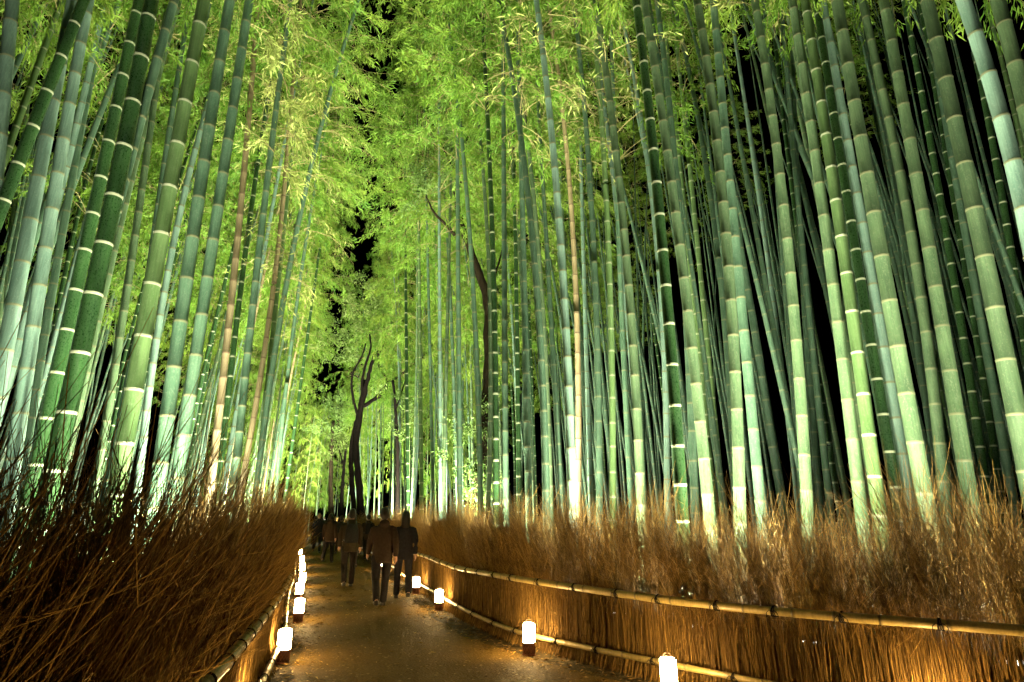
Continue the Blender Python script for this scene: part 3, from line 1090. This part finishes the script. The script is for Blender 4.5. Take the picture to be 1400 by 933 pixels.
def put(x, y, lean_dir, lean, sc_, kind, label, group, which=None):
    pr = PROTO[random.randrange(8) if which is None else which]
    o = copy_tree(pr[0]) if pr[1] else pr[0]
    pr[1] = True
    o.location = (x, y, 0)
    o.rotation_euler = (0, lean, 0)
    o.rotation_mode = 'XYZ'
    q = Quaternion((-math.sin(lean_dir), math.cos(lean_dir), 0), lean) @ Quaternion((0, 0, 1), lean_dir + random.uniform(-.7, .7))
    o.rotation_euler = q.to_euler()
    o.scale = (sc_, sc_, sc_ * random.uniform(.92, 1.1))
    for ch in o.children:
        if ch.name.startswith('stem'):
            ch.material_slots[0].link = 'OBJECT'
            ch.material_slots[0].material = CULM[kind]
    placed.append((x, y, .1))
    tag(o, label, 'bamboo', group)


def fill(line, side, count, ylo, yhi, omax, fn, test):
    n, tries = 0, 0
    while n < count and tries < 20000:
        tries += 1
        yy = ylo + (yhi - ylo) * random.random() ** 1.5
        i = int(np.argmin(np.abs(line[:, 1] - yy)))
        q, u = frame_at(line, i)
        n_ = -np.array((-u[1], u[0])) * side
        o = (1.0 if yy < 12 else 1.45) + omax * random.random() ** 1.4
        p = q + n_ * o + u * random.uniform(-.5, .5)
        sx = CX + F * p[0] / (p[1] * CP + 2.0 * SP)
        if not test(p, o) or not free(p[0], p[1], .26):
            continue
        if (468 < sx < 532 and p[1] < 36) or (618 < sx < 674 and p[1] < 16) or (440 < sx < 470 and p[1] < 50 and side > 0):
            continue                                     # keep the trees in view
        hz_ = SP * 12 + CP * p[1]
        cx_, cy_ = CX + F * (p[0] - .05 * 13 * n_[0]) / hz_, CY - F * (12 * CP - p[1] * SP) / hz_
        if math.hypot(cx_ - 620, (cy_ - 20) * .6) < 55 or math.hypot(cx_ - 530, cy_ - 190) < 34:
            continue                                     # openings in the canopy where the night sky shows
        kind = random.choices(['teal', 'dark', 'grey', 'bright', 'pale', 'tan'], [5, 3, 4, 2, 2, .5 if side < 0 else 0])[0]
        a = math.atan2(-n_[1], -n_[0])
        put(p[0], p[1], a, random.gauss(.012, .02), random.uniform(.8, 1.2), kind,
            f'{WHO[kind]} bamboo culm deeper in the crowded stand behind the {fn}', f'{kind} culms deep behind the {fn}', random.choice((11, 12, 13)) if p[0] / p[1] > .30 else random.choice((8, 9, 10)) if p[0] / p[1] > .12 else (random.randrange(8) if p[1] > 42 else random.choice((0, 1, 2, 3, 5, 7))))
        n += 1


fill(LL, -1, 82, 7.0, 60, 9, 'tall shaggy fence', lambda p, o: p[1] > 6 and (o > 2.2 or p[1] > 11))
fill(RL, 1, 118, 6.0, 62, 13, 'curving fence', lambda p, o: (o > 3.0 and p[0] / max(p[1], .1) < 1.1) if p[1] < 13 else True)
# where the path bends out of sight
n = 0
while n < 26:
    yy = random.uniform(66, 92)
    x = -0.33 * yy + (random.uniform(-17, 13) if n > 9 else random.uniform(-4.5, 4.5))
    if free(x, yy, .5):
        kind = random.choice(['teal', 'grey', 'bright'])
        put(x, yy, random.uniform(0, 6.28), random.uniform(0, .05), random.uniform(.75, 1.1), kind,
            f'far {WHO[kind]} bamboo culm closing the view past the end of the path', f'far {kind} culms past the path end', random.choice((0, 4, 6)) if n > 9 else 6)
        n += 1

# the unlit mass of culms farther back, too many and too dim to tell apart
mb = MB()
n = 0
while n < 270:
    right = n % 3
    line, side = (RL, 1) if right else (LL, -1)
    i = random.randrange(int(len(line) * .5)) + (20 if right else 40)
    q, u = frame_at(line, i)
    n_ = -np.array((-u[1], u[0])) * side
    p = q + n_ * random.uniform(4, 16)
    if p[1] < 3 or not free(p[0], p[1], .3):
        continue
    lx, ly = random.gauss(0, .03) - n_[0] * .03, random.gauss(0, .03)
    d = random.uniform(.08, .13)
    zs, rr, aa = [0.], [d / 2], [0.]
    for z in node_heights(d, 16):
        zs += [z - .03, z, z + .015]; rr += [culm_radius(d, z, 16), culm_radius(d, z, 16) * 1.06, culm_radius(d, z, 16)]; aa += [0, 1, 0]
    zs = np.array(zs)
    mb.tube(np.stack([p[0] + lx * zs + .002 * zs ** 2 * lx / .03, p[1] + ly * zs, zs], 1), np.array(rr), 7, np.array(aa))
    n += 1
tag(mb.build('distant_culms', CULM['teal'], attr='ring'), 'dim crowd of bamboo culms far back in the unlit grove', 'bamboo grove', kind='stuff')

# ------------------------------------------------------------------ dark-trunked trees among the bamboo


def limb(points, Y, r0, r1, dy=0.0):
    P = np.array([at_y(x, y, Y + dy * k / max(1, len(points) - 1)) for k, (x, y) in enumerate(points)])
    s = np.linspace(0, len(P) - 1, len(P) * 5)
    P = np.stack([np.interp(s, np.arange(len(P)), P[:, k]) for k in range(3)], 1)
    for _ in range(3):
        P[1:-1] = .25 * P[:-2] + .5 * P[1:-1] + .25 * P[2:]
    P[1:-1] += rng.normal(0, r0 * .10, P[1:-1].shape)
    return P, np.linspace(r0, r1, len(P)) * rng.uniform(.9, 1.1, len(P))


def leaf_cloud(centres, n, spread, L, seed, mat=None):
    r = np.random.default_rng(seed)
    c = np.array(centres, float)
    # clumps of leaves round each centre
    cl = np.repeat(c, 9, 0) + r.normal(0, 1, (len(c) * 9, 3)) * np.array(spread)
    k = r.integers(0, len(cl), n)
    p = cl[k] + r.normal(0, 1, (n, 3)) * np.array(spread) * .28
    D = r.normal(0, 1, (n, 3)) + (0, 0, -.3)
    V, T = leaf_blades(p, D, r.normal(0, .6, (n, 3)) + (0, 0, 1), r.uniform(.7, 1.3, n) * L, r.uniform(.35, .6, n) * L)
    sh = np.clip(r.random(len(cl))[k] * .6 + r.uniform(0, .4, n), 0, 1)
    return mesh_np('foliage', V, None, T, (mat or LEAF_TREE,), attrs={'shade': np.repeat(sh, 4)})


def tree(name, label, Y, trunk, r0, r1, limbs, clouds, bark, nleaf=0, spread=(.6, .6, .4), L=.12, seed=1, group=None):
    P, rad = limb(trunk, Y, r0, r1)
    base = P[0].copy()
    base[2] = 0
    P[0, 2] = -.1
    rad[:4] *= (1.6, 1.35, 1.18, 1.06)
    root = empty(name, base)
    tag(root, label, 'tree', group)
    MB().tube(P - base, rad, 14).build('trunk', bark, root)
    for pts, a, b, dy in limbs:
        q, rr = limb(pts, Y, a, b, dy)
        MB().tube(q - base, rr, 10).build('limb', bark, root)
    if nleaf:
        link('foliage', leaf_cloud([at_y(x, y, Y + dy) - base for x, y, dy in clouds], nleaf, spread, L, seed), root)
    return root


tree('forked_tree', 'dark twin-stemmed tree with crooked limbs beyond the bend of the curving fence', 34, [(494, 716), (491, 660), (486, 610), (491, 572), (497, 545), (503, 515), (513, 482)], .20, .10,
     [([(485, 716), (481, 660), (479, 620), (485, 585), (492, 560), (498, 520)], .15, .10, .4),
      ([(489, 568), (483, 548), (480, 522), (483, 507), (494, 490), (500, 470)], .085, .04, -.5), ([(482, 512), (490, 517), (493, 508)], .04, .02, 0), ([(498, 548), (494, 525), (499, 500), (508, 476), (505, 455)], .09, .05, .2),
      ([(497, 556), (512, 546), (526, 538), (530, 520), (519, 505), (517, 480)], .12, .07, .3),
      ([(528, 524), (545, 515), (562, 500), (578, 490), (592, 470)], .08, .035, .2), ([(507, 551), (520, 535), (528, 525)], .06, .04, -.2), ([(518, 485), (528, 465), (524, 445)], .05, .02, .2)],
     [(480, 455, 2), (505, 440, 2.5), (530, 445, 2), (458, 490, 2.5), (515, 415, 1), (490, 420, 1), (556, 560, 1), (460, 465, 2), (500, 395, 1)], BARK, 7500, (.8, .8, .5), .14, 11)
tree('crooked_tree', 'crooked dark tree with ivy round its mossy foot, leaning over among the bamboo', 14.5, [(652, 705), (655, 660), (662, 600), (668, 500), (667, 410), (651, 362), (632, 312), (624, 275), (626, 235)], .155, .07,
     [([(622, 322), (608, 306), (592, 290), (582, 266)], .05, .02, -.4), ([(667, 420), (676, 380), (690, 330)], .04, .02, .4), ([(630, 250), (612, 215), (600, 190)], .04, .015, .3)],
     [(640, 600, -.3), (652, 640, -.35), (660, 570, -.25), (645, 660, -.3), (585, 230, 0), (610, 195, .3), (640, 190, 0), (570, 260, -.3), (620, 160, .2), (655, 210, .5)], BARK_MOSS, 6500, (.34, .3, .36), .085, 12)
tree('bare_trunk', 'straight pale brown tree trunk with a cut top near the end of the path', 52, [(453, 716), (452, 660), (454, 610), (456, 575)], .22, .14, [], [(452, 560, 0), (462, 570, .5), (440, 585, -.5), (470, 545, .3)], BARK_MOSS, 2500, (.9, .9, .6), .17, 13)
tree('thin_trunk', 'thin dark tree trunk standing behind the forked tree among slim culms', 27, [(543, 716), (544, 650), (543, 600), (541, 560), (537, 520)], .10, .06,
     [([(541, 560), (548, 540), (556, 515)], .04, .02, .2)], [(545, 545, 0), (555, 555, .2), (548, 590, .1)], BARK, 1200, (.35, .35, .3), .11, 14)
tree('bent_trunk', 'short bent dark tree trunk between the forked tree and the cut trunk', 42, [(466, 716), (468, 670), (470, 640), (474, 605)], .16, .08,
     [([(470, 640), (464, 615), (458, 600)], .06, .03, .2)], [(470, 600, 0), (462, 610, .2)], BARK, 1200, (.6, .6, .4), .15, 15)

# ------------------------------------------------------------------ people walking down the path
SKIN = plain('skin', (0.42, 0.25, 0.17), 0.55, 0.3, 0.08)
HAIR = plain('black_hair', (0.014, 0.010, 0.008), 0.5, 0.4, 0.3, 40, (1, 1, .2), .4)
SHOE = plain('dark_shoes', (0.02, 0.018, 0.016), 0.6, 0.3)
EYES = plain('dark_eyes', (0.02, 0.015, 0.012), 0.2, 0.5)


def cloth(name, col):
    return plain(name, col, 0.9, 0.15, 0.25, 30, (1, 1, 1), .25)


def blob(m, c, r, k=10):
    """an ellipsoid"""
    an = np.linspace(-math.pi / 2, math.pi / 2, k)
    V, s = [], 14
    for a in an:
        for j in range(s):
            b = j * 2 * math.pi / s
            V.append((c[0] + r[0] * math.cos(a) * math.cos(b), c[1] + r[1] * math.cos(a) * math.sin(b), c[2] + r[2] * math.sin(a)))
    Q = [(i * s + j, i * s + (j + 1) % s, (i + 1) * s + (j + 1) % s, (i + 1) * s + j) for i in range(k - 1) for j in range(s)]
    m.add(V, Q)


def loft(m, rings, s=18):
    """closed stack of ellipses (cx, cy, z, rx, ry)"""
    V = []
    for cx, cy, z, rx, ry in rings:
        for j in range(s):
            b = j * 2 * math.pi / s
            V.append((cx + rx * math.cos(b), cy + ry * math.sin(b), z))
    Q = [(i * s + j, i * s + (j + 1) % s, (i + 1) * s + (j + 1) % s, (i + 1) * s + j) for i in range(len(rings) - 1) for j in range(s)]
    n = len(V)
    V += [rings[0][:3], rings[-1][:3]]
    t = (len(rings) - 1) * s
    T = [(n, (j + 1) % s, j) for j in range(s)] + [(n + 1, t + j, t + (j + 1) % s) for j in range(s)]
    m.add(V, Q, T)


def fused(m, name, mat, parent, voxel, smooth=6):
    """melt the shapes into one continuous skin"""
    o = m.build(name, mat, parent)
    r = o.modifiers.new('fuse', 'REMESH')
    r.mode = 'VOXEL'
    r.voxel_size = voxel
    r.use_smooth_shade = True
    k = o.modifiers.new('soften', 'SMOOTH')
    k.iterations = smooth
    k.factor = .5
    return o


def person(stride, swing, jacket, trousers, label, hood=False, longhair=False, bag=None):
    """a walker of 1.66 m facing +y; z up, feet on z = 0"""
    root = empty('person')
    tag(root, label, 'person', 'people walking along the path')
    hip, sh = .86, 1.36
    J = {}
    for s in (-1, 1):
        a = stride * s
        hipj = np.array((s * .095, 0, hip))
        knee = hipj + np.array((s * .005, math.sin(a) * .40 + .035, -math.cos(a) * .40))
        b = a - (.42 if a < 0 else .06)
        ank = knee + np.array((0, math.sin(b) * .39, -math.cos(b) * .39))
        drop = ank[2] - .075
        J[s] = [hipj, knee, ank]
    low = min(J[s][2][2] for s in (-1, 1)) - .075
    dz = np.array((0, 0, -low))
    for s in (-1, 1):
        J[s] = [p + dz for p in J[s]]
    hip, sh = hip - low, sh - low
    A = {}
    for s in (-1, 1):
        a = -swing * s
        sj = np.array((s * .175, -.005, sh))
        el = sj + np.array((s * .045, math.sin(a) * .27, -math.cos(a) * .27))
        b = a + .30
        wr = el + np.array((s * .005, math.sin(b) * .23, -math.cos(b) * .23))
        A[s] = [sj, el, wr]
    hz = sh + .225                                    # head centre
    body = MB()
    blob(body, (0, .012, hz), (.074, .092, .112), 14)
    blob(body, (0, .045, hz - .055), (.052, .058, .055))
    blob(body, (0, .104, hz - .012), (.012, .018, .020))           # nose
    blob(body, (0, .094, hz - .052), (.022, .010, .010))           # mouth
    for s in (-1, 1):
        blob(body, (s * .076, .0, hz - .008), (.010, .022, .032))     # ears
    body.tube([(0, -.012, sh - .02), (0, -.006, hz - .06)], (.056, .05), 14)
    loft(body, [(0, 0, hip - .08, .13, .09), (0, 0, hip + .05, .145, .10), (0, 0, hip + .20, .125, .09), (0, 0, sh - .12, .150, .100), (0, 0, sh - .03, .12, .080), (0, 0, sh + .03, .06, .05)])
    for s in (-1, 1):
        sj, el, wr = A[s]
        body.tube(np.array([sj + (-s * .05, 0, -.05), sj + (-s * .01, 0, -.06), (sj + el) / 2, el, (el + wr) / 2, wr]), (.040, .042, .042, .037, .033, .026), 12)
        dr = (wr - el) / np.linalg.norm(wr - el)
        palm = wr + dr * .05
        body.tube(np.array([wr - dr * .01, wr + dr * .03, palm + dr * .035]), (.024, .029, .028), 10)
        fw = np.array((0, 1.0, 0)) - dr * dr[1]
        for k, (off, ln) in enumerate(((-.024, .062), (-.008, .074), (.008, .070), (.023, .054))):
            b0 = palm + dr * .025 + fw * -off
            cur = np.array((-s, 0, 0)) * .35
            body.tube(np.array([b0, b0 + dr * ln * .5, b0 + (dr + cur * .6) * ln * .8, b0 + (dr * .9 + cur) * ln]), (.0095, .009, .0085, .007), 8)
        th = wr + dr * .025 + fw * .022
        body.tube(np.array([th, th + (dr * .6 + fw * .7) * .035, th + (dr * .95 + fw * .55 - np.array((s, 0, 0)) * .2) * .062]), (.012, .011, .008), 8)
        h_, k_, a_ = J[s]
        body.tube(np.array([h_ + (0, 0, .03), (h_ + k_) / 2, k_, (k_ * .6 + a_ * .4) + (0, -.015, 0), a_]), (.082, .068, .052, .050, .036), 12)
        body.tube(np.array([a_ + (0, -.03, -.03), a_ + (0, .05, -.045), a_ + (0, .14, -.055)]), (.036, .036, .026), 10)
    fused(body, 'body', SKIN, root, .0105, 4)
    for s in (-1, 1):
        m = MB(); blob(m, (s * .030, .094, hz + .004), (.011, .008, .006), 8); m.build('eye', EYES, root)
    m = MB()                                          # trousers
    loft(m, [(0, 0, hip - .09, .15, .115), (0, -.005, hip, .168, .125), (0, 0, hip + .12, .155, .112)])
    for s in (-1, 1):
        h_, k_, a_ = J[s]
        m.tube(np.array([h_ + (0, 0, .02), (h_ + k_) / 2, k_, (k_ + a_) / 2 + (0, -.01, 0), a_ + (0, 0, -.012)]), (.098, .085, .069, .064, .060), 14)
    fused(m, 'trousers', cloth('cloth_trousers', trousers), root, .013, 5)
    m = MB()                                          # jacket with sleeves, collar and hem
    loft(m, [(0, -.004, hip - .10, .182, .142), (0, -.004, hip - .04, .180, .142), (0, 0, hip + .18, .168, .128), (0, 0, sh - .16, .186, .135), (0, -.004, sh - .05, .176, .118), (0, -.006, sh + .005, .145, .098), (0, -.008, sh + .045, .090, .078), (0, -.008, sh + .10, .072, .068)], 22)
    for s in (-1, 1):
        sj, el, wr = A[s]
        dr = (wr - el) / np.linalg.norm(wr - el)
        m.tube(np.array([sj + (-s * .05, 0, -.035), sj + (-s * .006, 0, -.045), (sj + el) / 2, el, (el + wr) / 2, wr + dr * .005]), (.07, .072, .063, .056, .051, .043), 14)
    if hood:
        blob(m, (0, -.075, sh + .06), (.095, .055, .075))
    fused(m, 'jacket', cloth('cloth_jacket', jacket), root, .013, 6)
    for s in (-1, 1):
        a_ = J[s][2]
        m = MB()
        m.tube(np.array([a_ + (0, -.045, -.045), a_ + (0, -.02, -.04), a_ + (0, .06, -.042), a_ + (0, .13, -.050), a_ + (0, .175, -.055)]), (.034, .045, .044, .042, .024), 12)
        m.box(a_ + np.array((-.043, -.07, -.078)), a_ + np.array((.043, .185, -.058)), .008)
        fused(m, 'shoe', SHOE, root, .011, 3)
    m = MB()                                          # hair
    blob(m, (0, -.008, hz + .020), (.080, .096, .104), 14)
    blob(m, (0, -.045, hz - .02), (.082, .068, .090))
    if longhair:
        loft(m, [(0, -.075, sh - .06, .06, .02), (0, -.075, sh + .05, .085, .035), (0, -.05, hz - .05, .085, .06), (0, -.03, hz + .05, .07, .07)])
    fused(m, 'hair', HAIR, root, .012, 3)
    if bag:
        m = MB()
        loft(m, [(0, -.215, sh - .40, .13, .07), (0, -.225, sh - .36, .15, .085), (0, -.215, sh - .12, .14, .075), (0, -.19, sh + .0, .10, .05)], 20)
        b = fused(m, 'backpack', cloth('cloth_bag', bag), root, .013, 4)
        for s in (-1, 1):
            MB().tube([(s * .09, -.16, sh - .02), (s * .10, -.03, sh + .055), (s * .11, .10, sh - .06), (s * .12, .11, sh - .22), (s * .15, -.04, sh - .34), (s * .12, -.17, sh - .36)], .013, 8).build('strap', METAL, b)
    return root


def stand(o, x, y, turn, sc_=1.0):
    p = at_z(x, y)
    o.location = (p[0], p[1], .03)
    o.rotation_euler = (0, 0, R(17) + turn)
    o.scale = (sc_,) * 3
    return o


pa = person(.36, .30, (0.030, 0.020, 0.014), (0.014, 0.013, 0.015), 'person in a dark brown hooded jacket walking away between the lantern rows', hood=True)
pb = person(-.30, .22, (0.016, 0.016, 0.020), (0.020, 0.020, 0.026), 'person with long hair in a black jacket walking close to the curving fence', longhair=True)
pc = person(.25, .15, (0.035, 0.028, 0.018), (0.016, 0.013, 0.012), 'person in an olive jacket with a dark backpack walking down the middle of the path', bag=(0.018, 0.018, 0.020))
stand(pa, 518, 834, R(2), .96)
stand(pb, 549, 822, R(-4), .93)
stand(pc, 474, 806, R(3), .97)
CROWD = [(478, 780, 1), (447, 772, 0), (500, 768, 2), (432, 757, 1), (463, 760, 2), (446, 752, 0), (428, 748, 2), (455, 746, 1), (438, 742, 0), (447, 739, 2), (431, 740, 1), (441, 736, 2)]
for k, (x, y, w_) in enumerate(CROWD):
    o = copy_tree((pa, pb, pc)[w_])
    stand(o, x, y, R(random.uniform(-12, 12)) + (math.pi if k % 4 == 3 else 0), random.uniform(.94, 1.04))
    cl = ('dark brown hooded jacket', 'black jacket and long hair', 'olive jacket with a backpack')[w_]
    o['label'] = f'person in {cl} among the walkers farther down the path'

# two floodlights on tall stakes at the far end, their lamps in view
for (x, y, Y, nm) in ((443, 711, 56, 'by the end of the path'), (468, 704, 44, 'above the far part of the curving fence')):
    p = at_y(x, y, Y)
    floodlight(p[0], p[1], (p[0] * .8, p[1] - 8, 9), 0.6 * FLOOD_WATTS, f'floodlight glaring on a tall stake {nm}', h=float(p[2]))
for (x, y, nm) in ((-18.9, 59.0, 'turned on the far culms from the end of the curving fence'), (-22.6, 58.0, 'turned on the far culms from the end of the tall shaggy fence')):  # unseen lamps, added to brighten the foliage past the path end
    floodlight(x, y, (x - 2, y + 9, 7.5), 7.0 * FLOOD_WATTS, f'added unseen floodlight {nm}', h=.4)
